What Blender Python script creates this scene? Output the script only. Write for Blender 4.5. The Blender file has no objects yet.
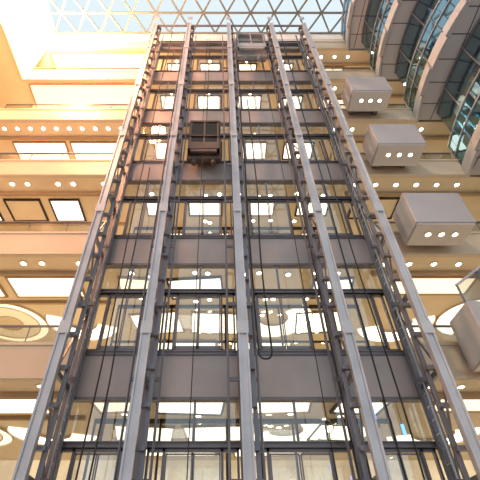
import bpy, bmesh, math, random
from mathutils import Vector, Matrix
random.seed(4)
S=bpy.context.scene
COL=S.collection
try:
    S.view_settings.view_transform='Standard'
except Exception: pass

# ---------------- materials ----------------
def mat(name,col,rough=.5,metal=0,em=None,es=0,noise=.0,scale=3,col2=None):
    m=bpy.data.materials.new(name); m.use_nodes=True
    nt=m.node_tree; b=nt.nodes['Principled BSDF']
    b.inputs['Base Color'].default_value=(*col,1)
    b.inputs['Roughness'].default_value=rough
    b.inputs['Metallic'].default_value=metal
    if noise>0:
        n=nt.nodes.new('ShaderNodeTexNoise'); n.inputs['Scale'].default_value=scale
        n.inputs['Detail'].default_value=4
        tc=nt.nodes.new('ShaderNodeTexCoord')
        nt.links.new(tc.outputs['Object'],n.inputs['Vector'])
        r=nt.nodes.new('ShaderNodeValToRGB')
        c2=col2 or tuple(c*(1-noise) for c in col)
        r.color_ramp.elements[0].color=(*c2,1); r.color_ramp.elements[0].position=.35
        r.color_ramp.elements[1].color=(*col,1); r.color_ramp.elements[1].position=.65
        nt.links.new(n.outputs['Fac'],r.inputs['Fac'])
        nt.links.new(r.outputs['Color'],b.inputs['Base Color'])
    if em:
        b.inputs['Emission Color'].default_value=(*em,1)
        b.inputs['Emission Strength'].default_value=es
    return m
def glass(name,tint,fac=.12,rough=.02,gc=(.9,.95,1)):
    m=bpy.data.materials.new(name); m.use_nodes=True
    nt=m.node_tree; nt.nodes.clear()
    o=nt.nodes.new('ShaderNodeOutputMaterial'); t=nt.nodes.new('ShaderNodeBsdfTransparent')
    g=nt.nodes.new('ShaderNodeBsdfGlossy'); mx=nt.nodes.new('ShaderNodeMixShader')
    t.inputs[0].default_value=(*tint,1); g.inputs['Roughness'].default_value=rough
    g.inputs[0].default_value=(*gc,1)
    mx.inputs[0].default_value=fac
    nt.links.new(t.outputs[0],mx.inputs[1]); nt.links.new(g.outputs[0],mx.inputs[2]); nt.links.new(mx.outputs[0],o.inputs[0])
    return m
def panelled(name,col,seam,bw,rh,ms):
    m=bpy.data.materials.new(name);m.use_nodes=True;nt=m.node_tree;b=nt.nodes['Principled BSDF']
    br=nt.nodes.new('ShaderNodeTexBrick');tc=nt.nodes.new('ShaderNodeTexCoord')
    nt.links.new(tc.outputs['Object'],br.inputs['Vector'])
    br.offset=0
    br.inputs['Color1'].default_value=(*col,1);br.inputs['Color2'].default_value=(*[c*.92 for c in col],1)
    br.inputs['Mortar'].default_value=(*seam,1);br.inputs['Scale'].default_value=1
    br.inputs['Mortar Size'].default_value=ms;br.inputs['Brick Width'].default_value=bw;br.inputs['Row Height'].default_value=rh
    nt.links.new(br.outputs['Color'],b.inputs['Base Color']);b.inputs['Roughness'].default_value=.45
    return m
M={}
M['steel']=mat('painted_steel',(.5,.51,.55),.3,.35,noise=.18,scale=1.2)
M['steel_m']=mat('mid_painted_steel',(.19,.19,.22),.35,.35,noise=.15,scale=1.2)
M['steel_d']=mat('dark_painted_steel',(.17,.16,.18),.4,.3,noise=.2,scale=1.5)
M['spandrel']=mat('spandrel_grey',(.38,.35,.35),.45,.1,noise=.15,scale=.8)
M['cream']=mat('cream_plaster',(.78,.66,.48),.7,noise=.12,scale=.5)
M['cream_d']=mat('tan_plaster',(.42,.29,.17),.7,noise=.1,scale=.5)
M['fascia']=mat('beige_fascia',(.64,.53,.4),.4,noise=.08,scale=.6)
M['boxg']=mat('grey_panel',(.4,.39,.41),.45,.1,noise=.06,scale=.6)
M['boxu']=mat('pale_grey_panel',(.6,.58,.57),.5,noise=.06,scale=1)
M['curve']=mat('grey_curved_panel',(.46,.47,.51),.35,.2,noise=.1,scale=.8)
M['soffit']=panelled('grey_panelled_soffit',(.46,.47,.51),(.07,.07,.09),2.0,1.2,.03)
M['white']=mat('white_painted_beam',(.8,.8,.78),.5,noise=.05)
M['lattice']=mat('grey_lattice_bar',(.15,.19,.21),.5,noise=.1)
M['black']=mat('black_metal',(.05,.035,.03),.4,.4,noise=.3)
M['rubber']=mat('black_rubber',(.02,.018,.02),.6,noise=.3)
M['lamp']=mat('lamp_lens',(1,.95,.85),.4,em=(1,.92,.7),es=14)
M['panel']=mat('light_panel',(1,.96,.88),.5,em=(1,.86,.6),es=1.1,noise=.03)
M['coffer']=mat('coffer_glow',(.9,.8,.62),.5,em=(1,.84,.55),es=.25,noise=.05)
M['panelp']=mat('pinkish_light_panel',(1,.93,.88),.5,em=(1,.76,.64),es=.6,noise=.03)
M['panelw']=mat('light_panel_bright',(1,.96,.9),.5,em=(1,.93,.76),es=2.0,noise=.03)
M['bluel']=mat('blue_led',(.1,.2,1),.4,em=(.08,.25,1),es=5)
M['trimr']=mat('lamp_trim',(.8,.78,.72),.3,.6,noise=.05)
M['floor']=mat('polished_stone',(.5,.46,.42),.2,noise=.2,scale=.7)
M['car']=mat('elevator_dark_metal',(.13,.085,.07),.5,.3,noise=.3,scale=2)
M['carl']=mat('elevator_grey_metal',(.4,.4,.42),.45,.3,noise=.1,scale=2)
M['glass']=glass('clear_glass',(.94,.95,.94),.1)
M['bal']=glass('balustrade_glass',(.84,.85,.82),.15,.12)
M['carg']=glass('dark_cabin_glass',(.5,.38,.32),.15,.2,(.5,.42,.38))
M['bluebal']=glass('blue_green_glass',(.22,.42,.5),.4,.05,(.6,.85,.95))
M['curt']=glass('teal_curtain_glass',(.36,.5,.56),.4,.08,(.62,.8,.9))
M['sky']=glass('skylight_glass',(.98,1,1),.0)
M['shop']=mat('shopfront_glow',(.9,.8,.6),.5,em=(1,.8,.5),es=.5,noise=.5,scale=.6,col2=(.3,.2,.12))  # warm shop light put into the wall material as emission

# ---------------- mesh helpers ----------------
def addbox(bm,lo,hi):
    x0,y0,z0=lo;x1,y1,z1=hi
    v=[bm.verts.new(p) for p in [(x0,y0,z0),(x1,y0,z0),(x1,y1,z0),(x0,y1,z0),(x0,y0,z1),(x1,y0,z1),(x1,y1,z1),(x0,y1,z1)]]
    for f in [(3,2,1,0),(4,5,6,7),(0,1,5,4),(1,2,6,5),(2,3,7,6),(3,0,4,7)]:
        bm.faces.new([v[i] for i in f])
def addbar(bm,a,b,w,h=None):
    h=h or w
    a=Vector(a);b=Vector(b);d=(b-a);d.normalize()
    up=Vector((0,0,1)) if abs(d.z)<.95 else Vector((0,1,0))
    s=d.cross(up).normalized();u=s.cross(d).normalized()
    vs=[]
    for p in (a,b):
        for (i,j) in ((-1,-1),(1,-1),(1,1),(-1,1)):
            vs.append(bm.verts.new(p+s*i*w/2+u*j*h/2))
    for f in [(3,2,1,0),(4,5,6,7),(0,1,5,4),(1,2,6,5),(2,3,7,6),(3,0,4,7)]:
        bm.faces.new([vs[i] for i in f])
def link(o,parent=None):
    COL.objects.link(o)
    if parent: o.parent=parent
def finish(bm,name,m,parent=None,bevel=0,smooth=False):
    bmesh.ops.recalc_face_normals(bm,faces=bm.faces[:])
    me=bpy.data.meshes.new(name); bm.to_mesh(me); bm.free()
    me.materials.append(m)
    if smooth:
        for p in me.polygons: p.use_smooth=True
    o=bpy.data.objects.new(name,me); link(o,parent)
    if bevel:
        md=o.modifiers.new('bevel','BEVEL'); md.width=bevel; md.segments=2
    return o
def boxes(name,lst,m,parent=None,bevel=0):
    bm=bmesh.new()
    for lo,hi in lst: addbox(bm,lo,hi)
    return finish(bm,name,m,parent,bevel)
def bars(name,lst,m,parent=None):
    bm=bmesh.new()
    for t in lst: addbar(bm,*t)
    return finish(bm,name,m,parent)
def tag(o,label,cat,group=None):
    o['label']=label;o['category']=cat
    if group:o['group']=group
def empty(name,loc,label,cat,group=None):
    o=bpy.data.objects.new(name,None); o.empty_display_size=.3; o.location=loc; COL.objects.link(o)
    tag(o,label,cat,group); return o
def struct(o,label,cat='building part'):
    o['kind']='structure';o['label']=label;o['category']=cat
def keep(o,parent):
    o.parent=parent; o.matrix_parent_inverse=Matrix.Translation(parent.location).inverted()

F=5.05
SB=lambda k:4.5+F*k
GB=lambda k:5.15+F*k
NK=6
YB=11.6; YF=10.0
COLX=[-4.42,-2.07,.68,3.66,5.95]
TOP=30.3; GR=-1.6
LW=-12.9

# ---------------- setting ----------------
struct(boxes('floor',[((-24,-8,GR-.3),(24,24,GR))],M['floor']),'polished beige stone ground floor of the atrium','floor')
tn=0;wn=2
def curvepath(k):
    x0={0:13.2,1:12.6,2:12.0,3:11.3,4:10.5,5:9.6}[k]
    return [(x0-.24*(i*.5)+.045*(i*.5)**2,11.8-i*.5) for i in range(29)]
for k in range(NK):
    z=GB(k)
    x1=curvepath(k)[0][0]
    o=boxes('floor.%03d'%(k+1),[((-24,11.95,z+.05),(20,21,z+.6)),((-24,-6,z+.05),(LW-.1,11.95,z+.6))],M['cream'])
    struct(o,'gallery floor slab with cream plaster soffit','floor')
    bm=bmesh.new()
    P=curvepath(k)
    lo=[bm.verts.new((x+.08,y,z+.03)) for x,y in P]; lo2=[bm.verts.new((24,y,z+.03)) for x,y in P]
    hi=[bm.verts.new((x+.08,y,z+.5)) for x,y in P]; hi2=[bm.verts.new((24,y,z+.5)) for x,y in P]
    for i in range(len(P)-1):
        bm.faces.new((lo[i],lo2[i],lo2[i+1],lo[i+1])); bm.faces.new((hi[i],hi[i+1],hi2[i+1],hi2[i]))
        bm.faces.new((lo[i],lo[i+1],hi[i+1],hi[i]))
    o=finish(bm,'floor.%03d'%(k+20),M['soffit']); struct(o,'curved gallery floor slab with grey panelled soffit','floor')
    tn+=1
    ft=z+1.25
    o=boxes('trim_%d'%tn,[((LW+.05,11.8,z),(-4.75,11.95,ft)),((LW-.1,-6,z),(LW+.05,11.95,ft if k<4 else (GB(k+1)-.01 if k==4 else 31.8))),
          ((LW+.05,11.76,z+.02),(-4.75,11.8,z+.12)),((LW+.05,11.76,ft-.1),(-4.75,11.8,ft))],M['fascia'])
    struct(o,'beige gallery edge fascia','trim')
    tn+=1
    o=boxes('trim_%d'%tn,[((6.4,11.8,z),(x1,11.95,ft)),((6.4,11.76,z+.02),(x1,11.8,z+.12)),((6.4,11.76,ft-.1),(x1,11.8,ft))],M['fascia'])
    struct(o,'beige gallery edge fascia beside the grey boxes','trim')
    tn+=1
    L=[((6.3,12.85,z-.14),(20,13.0,z+.05))]
    if k<4: L+=[((LW-.1,12.85,z-.14),(-4.9,13.0,z+.05)),((LW-.1,15.0,z-.1),(-4.9,15.12,z+.05))]
    o=boxes('trim_%d'%tn,L,M['cream_d'])
    struct(o,'tan ceiling step','trim')
    tn+=1
    bm=bmesh.new()
    for i in range(0,len(P)-1):
        (xa,ya),(xb,yb)=P[i],P[i+1]
        g=.03 if i%3==0 else 0; g2=.03 if i%3==2 else 0
        d=Vector((xb-xa,yb-ya,0)).normalized()
        a=Vector((xa,ya,0))+d*g;b=Vector((xb,yb,0))-d*g2
        n=Vector((d.y,-d.x,0)); n=n if n.x<0 else -n
        st=.12*((i//3)%2)
        for (z0,z1,out) in ((z-.12,z+.25,.12+st),(z+.29,z+.65,.1)):
            q=[a,b,b+n*out,a+n*out]
            vl=[bm.verts.new((p.x,p.y,z0)) for p in q]; vh=[bm.verts.new((p.x,p.y,z1)) for p in q]
            bm.faces.new(vl);bm.faces.new(vh[::-1])
            for j in range(4): bm.faces.new((vl[j],vl[(j+1)%4],vh[(j+1)%4],vh[j]))
    o=finish(bm,'trim_%d'%tn,M['curve']); struct(o,'curved stepped grey panel gallery fascia','trim')
    if k>=2:
        zb=GB(k-1)+.5
        bm=bmesh.new()
        for i in range(1,len(P)-1):
            (xa,ya),(xb,yb)=P[i],P[i+1]
            addbar(bm,(xa+.95,ya,(zb+z)/2),(xb+.95,yb,(zb+z)/2),.03,z-zb)
        wn+=1
        o=finish(bm,'window_%d'%wn,M['curt']);struct(o,'set-back curved teal glazing under the grey soffit','window')
        bm=bmesh.new()
        for i in range(1,len(P)-1):
            (xa,ya),(xb,yb)=P[i],P[i+1]
            if i%4==0: addbar(bm,(xa+.91,ya,zb),(xa+.91,ya,z),.05,.05)
            addbar(bm,(xa+.91,ya,z-.15),(xb+.91,yb,z-.15),.05,.08)
        wn+=1
        o=finish(bm,'window_%d'%wn,M['steel_m']);struct(o,'grey mullions of the set-back curved glazing','window')
    zr=z+1.9
    def straight(xa,xb,lab):
        e=empty('glass_balustrade',(xa,11.85,ft),lab,'balustrade','gallery balustrades')
        n=max(1,round((xb-xa)/1.5)); w=(xb-xa)/n
        for i in range(n):
            g=boxes('glass_panel',[((xa+i*w+.02,11.86,ft),(xa+(i+1)*w-.02,11.875,zr-.03))],M['bal']);keep(g,e)
        h=boxes('handrail',[((xa,11.83,zr-.03),(xb,11.9,zr+.03))],M['steel_m']);keep(h,e)
        for i in range(n+1):
            p=boxes('post',[((xa+i*w-.015,11.88,ft-.1),(xa+i*w+.015,11.92,zr-.03))],M['steel_m']);keep(p,e)
    straight(LW+.12,-4.85,'clear glass balustrade with steel handrail on beige fascia')
    straight(6.5,x1-.1,'clear glass balustrade with steel handrail behind grey boxes')
    if k>=2:
        e=empty('curved_balustrade',(P[0][0],P[0][1],z+.65),'blue-green glass balustrade following the curved gallery edge','balustrade','curved balustrades')
        bm=bmesh.new()
        for i in range(len(P)-1):
            (xa,ya),(xb,yb)=P[i],P[i+1]
            addbar(bm,(xa+.02,ya-.01,z+1.55),(xb+.02,yb+.01,z+1.55),.03,1.76)
        g=finish(bm,'curved_glass',M['bluebal']);keep(g,e)
        for nm,zz in(('curved_handrail',z+2.45),('mid_rail',z+1.6)):
            bm=bmesh.new()
            for i in range(len(P)-1):
                (xa,ya),(xb,yb)=P[i],P[i+1]
                addbar(bm,(xa-.03,ya,zz),(xb-.03,yb,zz),.05,.05)
            g=finish(bm,nm,M['steel']);keep(g,e)
        for x,y in P[::3]:
            g=bars('post',[((x-.03,y,z+.65),(x-.03,y,z+2.45),.04)],M['steel_m']);keep(g,e)

struct(boxes('wall_back',[((-24,21,GR),(24,21.3,33))],M['shop']),'shop wall with built-in warm glow at the rear of the galleries','wall')
struct(boxes('wall_left',[((-24.3,-6,GR),(-24,21,33))],M['cream']),'cream side wall','wall')
struct(boxes('wall_right',[((24,-6,GR),(24.3,21,33))],M['cream']),'cream side wall','wall')
struct(boxes('ceiling',[((-24,12.0,33),(24,21.3,33.4)),((-24,-6,33),(LW,12.0,33.4)),((13.6,-6,33),(24,12.0,33.4))],M['cream']),'cream roof slab around the skylight','ceiling')
tn+=1
struct(boxes('trim_%d'%tn,[((LW+.06,11.75,31.8),(13.6,12.0,33.1)),((LW-.1,-6,31.81),(LW+.06,11.75,33.1)),((LW+.06,11.7,32.0),(13.6,11.75,32.12))],M['white']),'white ring beam below the skylight','trim')
bm=bmesh.new()
Z=33.2; PR=1.45; PX=1.8; rows=[11.7-PR*i for i in range(14)]
for y in rows: addbar(bm,(LW,y,Z),(13.6,y,Z),.13,.14)
for i in range(len(rows)-1):
    x=LW+PX/2*(i%2)
    while x<13.6:
        for dx in(-PX/2,PX/2):
            xe=x+dx
            if LW-.1<=xe<=13.7: addbar(bm,(x,rows[i],Z),(xe,rows[i+1],Z),.12,.12)
        x+=PX
o=finish(bm,'window_1',M['lattice']);struct(o,'grey triangular lattice frame of the glass skylight','skylight')
o=boxes('window_2',[((LW,rows[-1],Z+.09),(13.6,11.95,Z+.11))],M['sky']);struct(o,'pale glass skylight panes','skylight')

# ---------------- lobby glazed partitions ----------------
for k in range(0,4):
    z0=GB(k-1)+.6 if k>0 else GR; z1=GB(k)+.05
    e=empty('glazed_partition',(.8,15.4,z0),'brown framed glass partition across the lift lobby','glass partition','lobby glass partitions')
    xs=[-4.6+i*1.22 for i in range(10)]
    L=[((x-.04,15.36,z0),(x+.04,15.44,z1)) for x in xs]+[((-4.6,15.36,z0+2.6),(6.4,15.44,z0+2.68)),((-4.6,15.36,z1-.16),(6.4,15.44,z1)),((-4.6,15.36,z0),(6.4,15.44,z0+.1))]
    keep(boxes('partition_frame',L,M['black']),e)
    keep(boxes('partition_glass',[((xs[i]+.04,15.39,z0+.1),(xs[i+1]-.04,15.4,z1-.16)) for i in range(9)],M['glass']),e)

# ---------------- ceiling lights ----------------
def disc(bm,r,z0,z1,n=14,c=(0,0,0)):
    a=[bm.verts.new((c[0]+r*math.cos(2*math.pi*i/n),c[1]+r*math.sin(2*math.pi*i/n),c[2]+z0)) for i in range(n)]
    b=[bm.verts.new((c[0]+r*math.cos(2*math.pi*i/n),c[1]+r*math.sin(2*math.pi*i/n),c[2]+z1)) for i in range(n)]
    bm.faces.new(a[::-1]);bm.faces.new(b)
    for i in range(n): bm.faces.new((a[i],a[(i+1)%n],b[(i+1)%n],b[i]))
def ring(bm,r0,r1,z0,z1,n=28,c=(0,0,0),t0=0,t1=2*math.pi):
    full=abs(t1-t0-2*math.pi)<1e-4
    V=[]
    m=n if full else n+1
    for i in range(m):
        t=t0+(t1-t0)*i/n
        V.append([bm.verts.new((c[0]+r*math.cos(t),c[1]+r*math.sin(t),c[2]+zz)) for r,zz in((r0,z0),(r1,z0),(r1,z1),(r0,z1))])
    for i in range(n):
        a=V[i];b=V[(i+1)%m]
        for j in range(4): bm.faces.new((a[j],a[(j+1)%4],b[(j+1)%4],b[j]))
    if not full:
        bm.faces.new(V[0]);bm.faces.new(V[-1][::-1])
bm=bmesh.new();ring(bm,.1,.16,-.04,0,20);trimo=finish(bm,'trim_ring',M['trimr'])
bm=bmesh.new();disc(bm,.1,-.03,-.005,16);lens=finish(bm,'lens',M['lamp'])
dl=empty('ceiling_downlight',(0,0,0),'small round warm-white downlight recessed in cream soffit','ceiling light','soffit downlights')
trimo.parent=dl;lens.parent=dl
first=True
def put_dl(x,y,z):
    global first
    if first:
        dl.location=(x,y,z);first=False;return
    n=dl.copy();COL.objects.link(n);n.location=(x,y,z)
    for p in(trimo,lens):
        c=p.copy();COL.objects.link(c);c.parent=n
for k in range(NK):
    z=GB(k)+.05
    x=LW+.5;i=0
    if k<4:
        while x<-5.2:
            if i%3!=2 or k>2: put_dl(x,12.35,z)
            x+=.75;i+=1
    x=6.7
    while x<curvepath(k)[0][0]+.5:
        put_dl(x,12.4,z);x+=1.0
    if k<=2:
        for yy in(13.1,14.9,16.2,17.6,19.0):
            for xx in(-3.6,-2.8,-.9,-.2,.9,1.8,2.6,4.2,5.2):
                put_dl(xx+random.uniform(-.3,.3),yy+random.uniform(-.15,.15),z)
    else:
        for xx in(-3.2,-.7,2.1,4.8): put_dl(xx,12.75,z)

def lpanel(x0,y0,x1,y1,z,dark,m,rot=0):
    lab='rectangular white ceiling light panel in %s frame'%('brown-black' if dark else 'tan')
    cx,cy=(x0+x1)/2,(y0+y1)/2
    e=empty('ceiling_light_panel',(cx,cy,z),lab,'ceiling light','framed ceiling light panels')
    w=.08;hx,hy=(x1-x0)/2,(y1-y0)/2
    L=[((-hx-w,-hy-w,-.1),(hx+w,-hy,0)),((-hx-w,hy,-.1),(hx+w,hy+w,0)),((-hx-w,-hy,-.1),(-hx,hy,0)),((hx,-hy,-.1),(hx+w,hy,0))]
    f=boxes('panel_frame',L,M['black'] if dark else M['cream_d']);f.parent=e
    g=boxes('diffuser',[((-hx,-hy,-.05),(hx,hy,-.01))],M[m]);g.parent=e
    e.rotation_euler=(0,0,math.radians(rot))
for k in range(NK):
    z=GB(k)+.05
    if k>=4:
        lpanel(LW+.4,12.15,-5.2,14.6,z,False,'panelp')
        lpanel(6.9,13.2,9.5,14.0,z,False,'panel')
        for x in(-3.9,-1.4,1.3,4.1): lpanel(x,12.95,x+1.5,14.0,z,True,'panelw')
    elif k>=2:
        if k==2:
            lpanel(-12.6,13.4,-11.6,14.8,z,True,'panelw');lpanel(-10.9,13.4,-9.2,14.8,z,True,'cream');lpanel(-8.6,13.4,-7.2,14.8,z,True,'panelw')
        else:
            lpanel(-12.2,13.3,-9.2,14.6,z,False,'panelw');lpanel(-8.8,13.3,-6.0,14.6,z,False,'panelw')
        for x in(6.9,9.9): lpanel(x,13.3,x+2.2,14.6,z,k==2,'cream' if x<9 else 'panelw')
        for x in(-3.9,-1.4,1.3,4.1): lpanel(x+random.uniform(-.2,.3),13.3,x+1.5,14.4,z,x in(-1.4,4.1),'panelw')
        if k==2:
            for x in(-10.5,-3.3,-.8,1.9,4.6): lpanel(x,15.8,x+1.3,16.8,z,False,'panelw')
    else:
        for x in(-12.4,-8.9): lpanel(x,13.25,x+2.9,14.6,z,False,'panelw')
        lpanel(7.4,13.25,10.8,14.4,z,False,'panel')
        s=1 if k else -1
        for (cx,cy,hx,hy,r) in((-3.5,13.9,.75,.55,6),(-1.0,14.0,1.1,.65,-5),(1.9,13.9,1.2,.65,5),(4.9,14.0,.8,.6,-6),
               (-3.0,16.9,1.1,.9,-8),(-.1,16.9,1.2,.9,4),(4.9,16.8,1.1,.9,-6),(-1.8,19.3,1.6,.7,0),(2.2,19.3,1.5,.7,5)):
            if k==1 and cx==1.9: continue
            lpanel(cx-hx,cy-hy,cx+hx,cy+hy,z,cx in(-1.0,4.9),'panelw' if cx>-3.2 else 'panel',r*s)
def arc(cx,cy,z,r0,r1,t0,t1):
    e=empty('curved_ceiling_light',(cx,cy,z),'curved glowing ceiling light panel with tan edge','ceiling light','curved ceiling light panels')
    t0=math.radians(t0);t1=math.radians(t1)
    bm=bmesh.new();ring(bm,r0-.05,r0,-.1,0,22,t0=t0,t1=t1);ring(bm,r1,r1+.05,-.1,0,22,t0=t0,t1=t1)
    a=finish(bm,'panel_edge',M['fascia']);a.parent=e
    bm=bmesh.new();ring(bm,r0,r1,-.05,-.01,22,t0=t0,t1=t1)
    a=finish(bm,'diffuser',M['panelw']);a.parent=e
for k in(0,1):
    z=GB(k)+.05
    for (cx,cy,r0,r1,t0,t1) in((-6.6,16.8,.7,1.7,20,200),(8.6,16.9,.8,1.8,-20,160),(12.1,16.4,.8,1.6,100,260),(2.6,16.4,.7,1.8,-40,150)):
        arc(cx,cy,z,r0,r1,t0,t1)
    for cx in(-10.2,):
        e=empty('ceiling_ring_coffer',(cx,16.9,z),'round cream ceiling coffer with faint concentric mouldings','ceiling coffer','round ceiling coffers')
        bm=bmesh.new();ring(bm,1.8,1.86,-.1,0,40);ring(bm,1.4,1.45,-.08,0,36);ring(bm,.6,.65,-.08,0,24)
        a=finish(bm,'moulding',M['fascia']);a.parent=e
        bm=bmesh.new();ring(bm,1.45,1.8,-.03,-.01,40)
        a=finish(bm,'cove_light',M['panel']);a.parent=e
        bm=bmesh.new();ring(bm,.65,1.4,-.03,-.01,40)
        a=finish(bm,'inner_glow',M['coffer']);a.parent=e

for (x,y,zz) in((4.66,12.3,4.15),(5.42,12.3,3.7)):
    e=empty('hanging_blue_lamp',(x,y,zz),'tiny blue pendant lamp behind the shaft glass','pendant lamp','blue pendant lamps')
    bm=bmesh.new();disc(bm,.045,0,.3,12,c=(x,y,zz));keep(finish(bm,'lamp_body',M['bluel']),e)
    keep(bars('suspension_rod',[((x,y,zz+.3),(x,y,GB(0)+.05),.015)],M['steel_d']),e)

# ---------------- grey boxes ----------------
for k in range(0,4):
    z=GB(k);x0,x1,y0,y1=(7.5 if k==0 else 7.15),9.35,10.05,11.3
    e=empty('cantilevered_box',((x0+x1)/2,y1,z),'plain grey box projecting from gallery edge with three spotlights underneath','balcony box','projecting grey boxes')
    b=boxes('box_shell',[((x0,y0,z+.06),(x1,y1,z+1.7))],M['boxg'],bevel=.03);keep(b,e)
    u=boxes('underside_panel',[((x0+.05,y0+.05,z),(x1-.05,y1-.05,z+.06))],M['boxu'],bevel=.01);keep(u,e)
    u=boxes('support_arm',[((x0+.3,y1,z+.5),(x0+.5,11.76,z+1.1)),((x1-.5,y1,z+.5),(x1-.3,11.76,z+1.1)),((x0+.5,y1,z+.7),(x1-.5,11.76,z+.85))],M['steel_m']);keep(u,e)
    for xx in((x0+x1)/2-.5,(x0+x1)/2,(x0+x1)/2+.5):
        bm=bmesh.new();ring(bm,.09,.14,-.05,0,18,c=(xx,10.6,z));r=finish(bm,'spotlight_ring',M['trimr']);keep(r,e)
        bm=bmesh.new();disc(bm,.09,-.035,0,16,c=(xx,10.6,z));r=finish(bm,'spotlight_lens',M['lamp']);keep(r,e)
e=empty('sloping_glass_railing',(8.3,10.15,6.85),'slanted clear glass railing with steel handrail above grey box','railing')
bm=bmesh.new()
vv=[(7.55,10.14,6.87),(9.3,10.14,6.87),(9.3,10.14,8.7),(7.55,10.14,7.5)]
a=[bm.verts.new(p) for p in vv];b=[bm.verts.new((p[0],p[1]+.02,p[2])) for p in vv]
bm.faces.new(a);bm.faces.new(b[::-1])
for i in range(4): bm.faces.new((a[i],a[(i+1)%4],b[(i+1)%4],b[i]))
keep(finish(bm,'glass_pane',M['bal']),e)
keep(bars('handrail',[((7.5,10.15,7.5),(9.35,10.15,8.77),.07)],M['steel']),e)
for x,zt in((7.55,7.5),(8.4,8.1),(9.3,8.72)): keep(bars('post',[((x,10.18,6.86),(x,10.18,zt),.05)],M['steel_m']),e)

# ---------------- elevator shaft frame ----------------
sh=empty('elevator_shaft_frame',(.8,10.8,GR),'tall grey steel elevator shaft frame with four glazed bays','elevator shaft')
def part(o,lab=None):
    keep(o,sh)
    if lab:o['label']=lab
    return o
for i,x in enumerate(COLX):
    w=.11
    L=[((x-w,YF,GR),(x+w,YF+.03,TOP)),((x-w,YF,GR),(x-w+.02,YF+.2,TOP)),((x+w-.02,YF,GR),(x+w,YF+.2,TOP)),((x-w-.03,YF-.05,GR),(x-w+.02,YF,TOP)),((x+w-.02,YF-.05,GR),(x+w+.03,YF,TOP))]
    for k in range(6): L.append(((x-w-.05,YF-.06,SB(k)+1.2),(x+w+.05,YF,SB(k)+1.6)))
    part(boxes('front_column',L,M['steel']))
    dx=.27 if i<2 else(-.27 if i>2 else .25)
    L=[((x+dx-.06,YF+.34,GR),(x+dx+.06,YF+.37,TOP)),((x+dx-.012,YF+.37,GR),(x+dx+.012,YF+.52,TOP))]
    zz=GR+.3
    while zz<TOP-.2:
        addx=sorted((x,x+dx))
        L.append(((addx[0]-.04,YF+.2,zz),(addx[1]+.04,YF+.34,zz+.11)))
        zz+=1.01
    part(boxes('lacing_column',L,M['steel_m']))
    xb_=x if i else x+.1
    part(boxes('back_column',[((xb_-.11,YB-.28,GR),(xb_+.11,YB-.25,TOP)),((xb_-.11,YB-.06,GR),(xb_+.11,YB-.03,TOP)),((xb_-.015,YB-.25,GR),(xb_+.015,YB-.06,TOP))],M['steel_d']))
    z=GR+1.2
    while z<TOP-.4:
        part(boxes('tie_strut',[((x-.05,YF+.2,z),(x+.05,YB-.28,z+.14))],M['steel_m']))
        z+=2.525
    if i in(0,3,4):
        z=GR+1.2;j=0
        while z<TOP-3:
            a,b=(YF+.22,YB-.27) if j%2==0 else(YB-.27,YF+.22)
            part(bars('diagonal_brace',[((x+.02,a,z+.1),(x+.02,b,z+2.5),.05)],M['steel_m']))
            z+=2.525;j+=1
for i in range(4):
    xa,xb=COLX[i],COLX[i+1]
    for x,s in((xa+.42,1),(xb-.42,-1)):
        L=[((x-.035,10.82,GR),(x+.035,10.835,TOP)),((x-.01,10.74,GR),(x+.01,10.82,TOP))]
        z=GR+1.24
        while z<TOP-.4:
            L.append(((min(x-.03,x-s*.4),10.835,z),(max(x+.03,x-s*.4),10.89,z+.12)));z+=2.525
        part(boxes('guide_rail',L,M['steel_m']))
XL,XR=COLX[0]-.15,COLX[-1]+.25
for k in range(0,6):
    z=SB(k)
    part(boxes('spandrel_panel',[((XL,YB,z),(XR,YB+.25,z+1.35))],M['spandrel']))
    part(boxes('floor_edge_beam',[((XL,YB-.02,z+1.35),(XR,YB+.2,z+1.5)),((XL,YB-.05,z+1.35),(XR,YB+.2,z+1.39)),((XL,YB-.05,z+1.46),(XR,YB+.2,z+1.5)),((XL,YB-.04,z-.05),(XR,YB+.2,z+.03))],M['steel_d']))
for k in range(-1,5):
    z=SB(k)+3.72
    part(boxes('transom_beam',[((XL,YB-.02,z),(XR,YB+.15,z+.16)),((XL,YB-.06,z),(XR,YB+.15,z+.035)),((XL,YB-.06,z+.125),(XR,YB+.15,z+.16))],M['steel_d']))
for i in range(4):
    xa,xb=COLX[i]+.12,COLX[i+1]-.12
    for k in range(-1,5):
        z0=SB(k)+3.88;z1=SB(k+1)-.05
        part(boxes('transom_window',[((xa,YB+.06,z0),(xb,YB+.075,z1))],M['glass']))
        xm=(xa+xb)/2
        part(boxes('mullion',[((xm-.035,YB+.02,z0),(xm+.035,YB+.1,z1))],M['steel_m']))
part(boxes('head_beam',[((XL+.2,YF+.05,TOP-.35),(XR-.2,YF+.15,TOP-.2))],M['steel_m']))
part(boxes('head_beam',[((XL,YB-.35,TOP-.3),(XR,YB-.1,TOP-.15))],M['steel_d']))
for i,x in enumerate(COLX):
    part(boxes('head_tie',[((x-.08,YF+.2,TOP-.2),(x+.08,YB-.35,TOP-.05))],M['steel_m']))

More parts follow.
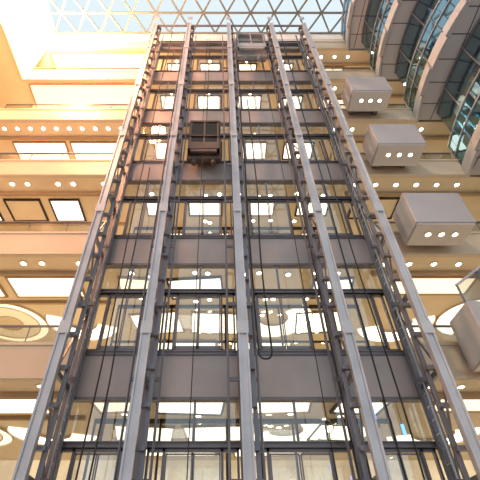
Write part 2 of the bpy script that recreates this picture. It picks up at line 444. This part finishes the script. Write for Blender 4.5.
for k in range(-1,5):
    z0=SB(k)+1.51;z1=SB(k)+3.71
    if k==-1: z0=GR
    for i in range(4):
        xa,xb=COLX[i]+.14,COLX[i+1]-.14
        e=empty('landing_door',((xa+xb)/2,YB+.1,z0),'two-leaf glazed elevator landing door in dark steel frame','elevator door','glazed elevator landing doors')
        q=(xb-xa)*.17
        f=boxes('door_frame',[((xa,YB+.02,z0),(xa+.06,YB+.14,z1)),((xb-.06,YB+.02,z0),(xb,YB+.14,z1)),((xa+q,YB+.02,z0),(xa+q+.07,YB+.16,z1)),((xb-q-.07,YB+.02,z0),(xb-q,YB+.16,z1)),
                ((xa,YB+.02,z1-.07),(xb,YB+.14,z1)),((xa,YB+.02,z0),(xb,YB+.14,z0+.07))],M['steel_d']);keep(f,e)
        xm=(xa+xb)/2
        for (a,b) in((xa+q+.08,xm-.01),(xm+.01,xb-q-.08)):
            lf=boxes('door_leaf',[((a,YB+.06,z0+.1),(a+.035,YB+.1,z1-.1)),((b-.035,YB+.06,z0+.1),(b,YB+.1,z1-.1)),((a,YB+.06,z1-.14),(b,YB+.1,z1-.1)),((a,YB+.06,z0+.1),(b,YB+.1,z0+.2))],M['steel_m']);keep(lf,e)
            g=boxes('leaf_glass',[((a+.035,YB+.075,z0+.2),(b-.035,YB+.085,z1-.14))],M['glass'])
            g.parent=lf; g.matrix_parent_inverse=Matrix.Identity(4)

for x in(-4.14,5.76):
    e=empty('access_ladder',(x,11.1,GR),'grey steel access ladder fixed inside the shaft side','ladder','shaft ladders')
    for y in(10.92,11.25):
        r=boxes('ladder_rail',[((x-.02,y-.02,GR),(x+.02,y+.02,TOP-.5))],M['steel']);keep(r,e)
    base=boxes('rung',[((x-.012,10.92,GR+.4),(x+.012,11.25,GR+.425))],M['steel']);keep(base,e)
    for j in range(1,88):
        c=base.copy();COL.objects.link(c);c.location=(0,0,.35*j)

# ---------------- elevator cars ----------------
def car(xa,xb,ya,yb,z,h,m,lab,gm):
    e=empty('elevator_car',((xa+xb)/2,(ya+yb)/2,z),lab,'elevator car')
    keep(boxes('car_floor_frame',[((xa,ya,z),(xb,ya+.12,z+.22)),((xa,yb-.12,z),(xb,yb,z+.22)),((xa,ya,z),(xa+.12,yb,z+.22)),((xb-.12,ya,z),(xb,yb,z+.22)),
        ((xa,(ya+yb)/2-.08,z-.05),(xb,(ya+yb)/2+.08,z+.2)),((xa+.05,ya+.05,z+.14),(xb-.05,yb-.05,z+.22))],m),e)
    xm=(xa+xb)/2
    keep(boxes('cabin_posts',[((a,b,z+.22),(a+.08,b+.08,z+h)) for a in(xa+.03,xm-.04,xb-.11) for b in(ya+.03,yb-.11)],m),e)
    keep(boxes('cabin_glass',[((xa+.06,ya+.05,z+.25),(xb-.06,ya+.065,z+h-.05)),((xa+.05,ya+.1,z+.25),(xa+.065,yb-.1,z+h-.05)),((xb-.065,ya+.1,z+.25),(xb-.05,yb-.1,z+h-.05))],gm),e)
    keep(boxes('cabin_door',[((xa+.1,yb-.06,z+.22),(xm-.005,yb-.02,z+h-.1)),((xm+.005,yb-.06,z+.22),(xb-.1,yb-.02,z+h-.1))],m),e)
    keep(boxes('roof',[((xa,ya,z+h),(xb,yb,z+h+.14)),((xa+.1,ya+.1,z+h+.14),(xb-.1,yb-.1,z+h+.24))],m,bevel=.01),e)
    keep(boxes('crosshead',[((xa-.05,10.86,z+h+.3),(xb+.05,11.02,z+h+.5)),((xa-.05,10.86,z-.1),(xa,11.02,z+h+.5)),((xb,10.86,z-.1),(xb+.05,11.02,z+h+.5)),((xa-.05,10.82,z-.25),(xb+.05,11.06,z-.05))],m),e)
    keep(boxes('kick_plate',[((xa,ya-.02,z+.22),(xb,ya+.04,z+.75)),((xa,ya-.01,z+1.3),(xb,ya+.04,z+1.36))],m),e)
    for dx in(-.45,.45):
        bm=bmesh.new();disc(bm,.12,-.3,-.05,14,c=(xm+dx,10.94,z-.2))
        keep(finish(bm,'buffer_shoe',m),e)
car(-1.45,.02,10.6,11.3,15.5,2.6,M['car'],'dark brown glazed elevator car stopped high between steel rails',M['carg'])
car(1.22,3.12,10.4,11.3,26.9,2.5,M['carl'],'pale grey elevator car parked at the top of the shaft',M['bal'])

# ---------------- cables (mesh tubes) ----------------
def cable(pts,r,name,label,group):
    pts=[Vector(p) for p in pts]
    for _ in range(2):
        q=[pts[0]]
        for a,b in zip(pts,pts[1:]): q+= [a*.75+b*.25,a*.25+b*.75]
        q.append(pts[-1]);pts=q
    bm=bmesh.new();prev=None;n=6
    for i,p in enumerate(pts):
        d=(pts[min(i+1,len(pts)-1)]-pts[max(i-1,0)]).normalized()
        s=d.cross(Vector((0,1,0))).normalized();u=Vector((0,1,0))
        rg=[bm.verts.new(p+s*r*math.cos(2*math.pi*j/n)+u*r*math.sin(2*math.pi*j/n)) for j in range(n)]
        if prev:
            for j in range(n): bm.faces.new((prev[j],prev[(j+1)%n],rg[(j+1)%n],rg[j]))
        prev=rg
    o=finish(bm,name,M['rubber'],smooth=True);tag(o,label,'cable',group)
def loop(x,y,zt1,zt2,zb,w=.32,r=.028):
    P=[(x,y,zt1)];n=7
    for i in range(1,n): P.append((x+random.uniform(-.07,.07),y,zt1+(zb+.3-zt1)*i/n))
    P+=[(x,y,zb+.35),(x,y,zb+.05),(x+w*.25,y,zb-.08),(x+w*.75,y,zb-.08),(x+w,y,zb+.05),(x+w,y,zb+.35)]
    for i in range(1,n): P.append((x+w+random.uniform(-.07,.07),y,zb+.35+(zt2-zb-.35)*i/n))
    P.append((x+w,y,zt2))
    cable(P,r,'travelling_cable','black travelling cable hanging in a long loop','travelling cables')
loop(1.12,10.36,26.6,20,5.2,.38,.028)
loop(-3.3,10.4,29.9,14,1.0,.3,.024)
loop(4.3,10.4,29.9,16,1.2,.4,.026)
for x,y,z0,z1 in((-.85,10.94,18.7,29.9),(-.65,10.94,18.7,29.9),
    (2.7,10.36,GR,26),(-.75,10.45,GR,15)):
    cable([(x,y,z1),(x+.02,y,(z0+z1)/2),(x,y,z0)],.014,'hoist_rope','thin dark steel hoist rope','hoist ropes')

# ---------------- lights ----------------
w=bpy.data.worlds.new('sky_world');S.world=w;w.use_nodes=True
bg=w.node_tree.nodes['Background'];bg.inputs[0].default_value=(.84,.94,1,1);bg.inputs[1].default_value=.98
def lamp(name,typ,loc,energy,col,**kw):
    l=bpy.data.lights.new(name,typ);l.energy=energy;l.color=col
    for a,b in kw.items(): setattr(l,a,b)
    o=bpy.data.objects.new(name,l);o.location=loc;COL.objects.link(o);return o
s=lamp('sun','SUN',(-10,-5,30),2.0,(1,.78,.56),angle=.03)
s.rotation_euler=Vector((.7,.6,-1)).to_track_quat('-Z','Y').to_euler()
for k in range(-1,5):
    z=GB(k)+.9 if k>=0 else GR+.4
    for cx,sz,e,c in((-9.5,9,115,(1,.76,.47)),(.8,10.5,95,(1,.8,.53)),(12,10,62,(1,.82,.58))):
        a=lamp('added_ceiling_fill','AREA',(cx,15.5,z),e,c,shape='RECTANGLE',size=sz,size_y=3)  # added upward fill for the ceilings, in place of floor bounce
        a.rotation_euler=(math.pi,0,0)
lamp('added_warm_glow','POINT',(-11,9.2,29.2),9000,(1,.6,.27),shadow_soft_size=.8)  # these point lights are added to imitate orange sun glare; no fixtures here
lamp('added_warm_glow','POINT',(-8.5,5.2,23.5),5000,(1,.4,.17),shadow_soft_size=1)
lamp('added_warm_glow','POINT',(-5.2,6.5,27.5),2600,(1,.36,.16),shadow_soft_size=1)
lamp('added_warm_glow','POINT',(-10.5,4.5,14),1300,(1,.5,.25),shadow_soft_size=1)

# ---------------- camera ----------------
cd=bpy.data.cameras.new('camera');cam=bpy.data.objects.new('camera',cd);COL.objects.link(cam)
cd.sensor_width=36;cd.lens=396/480*36;cd.shift_x=21/480;cd.clip_end=300
cam.rotation_euler=(math.radians(90+43),0,0);cam.location=(0,0,0)
S.camera=cam
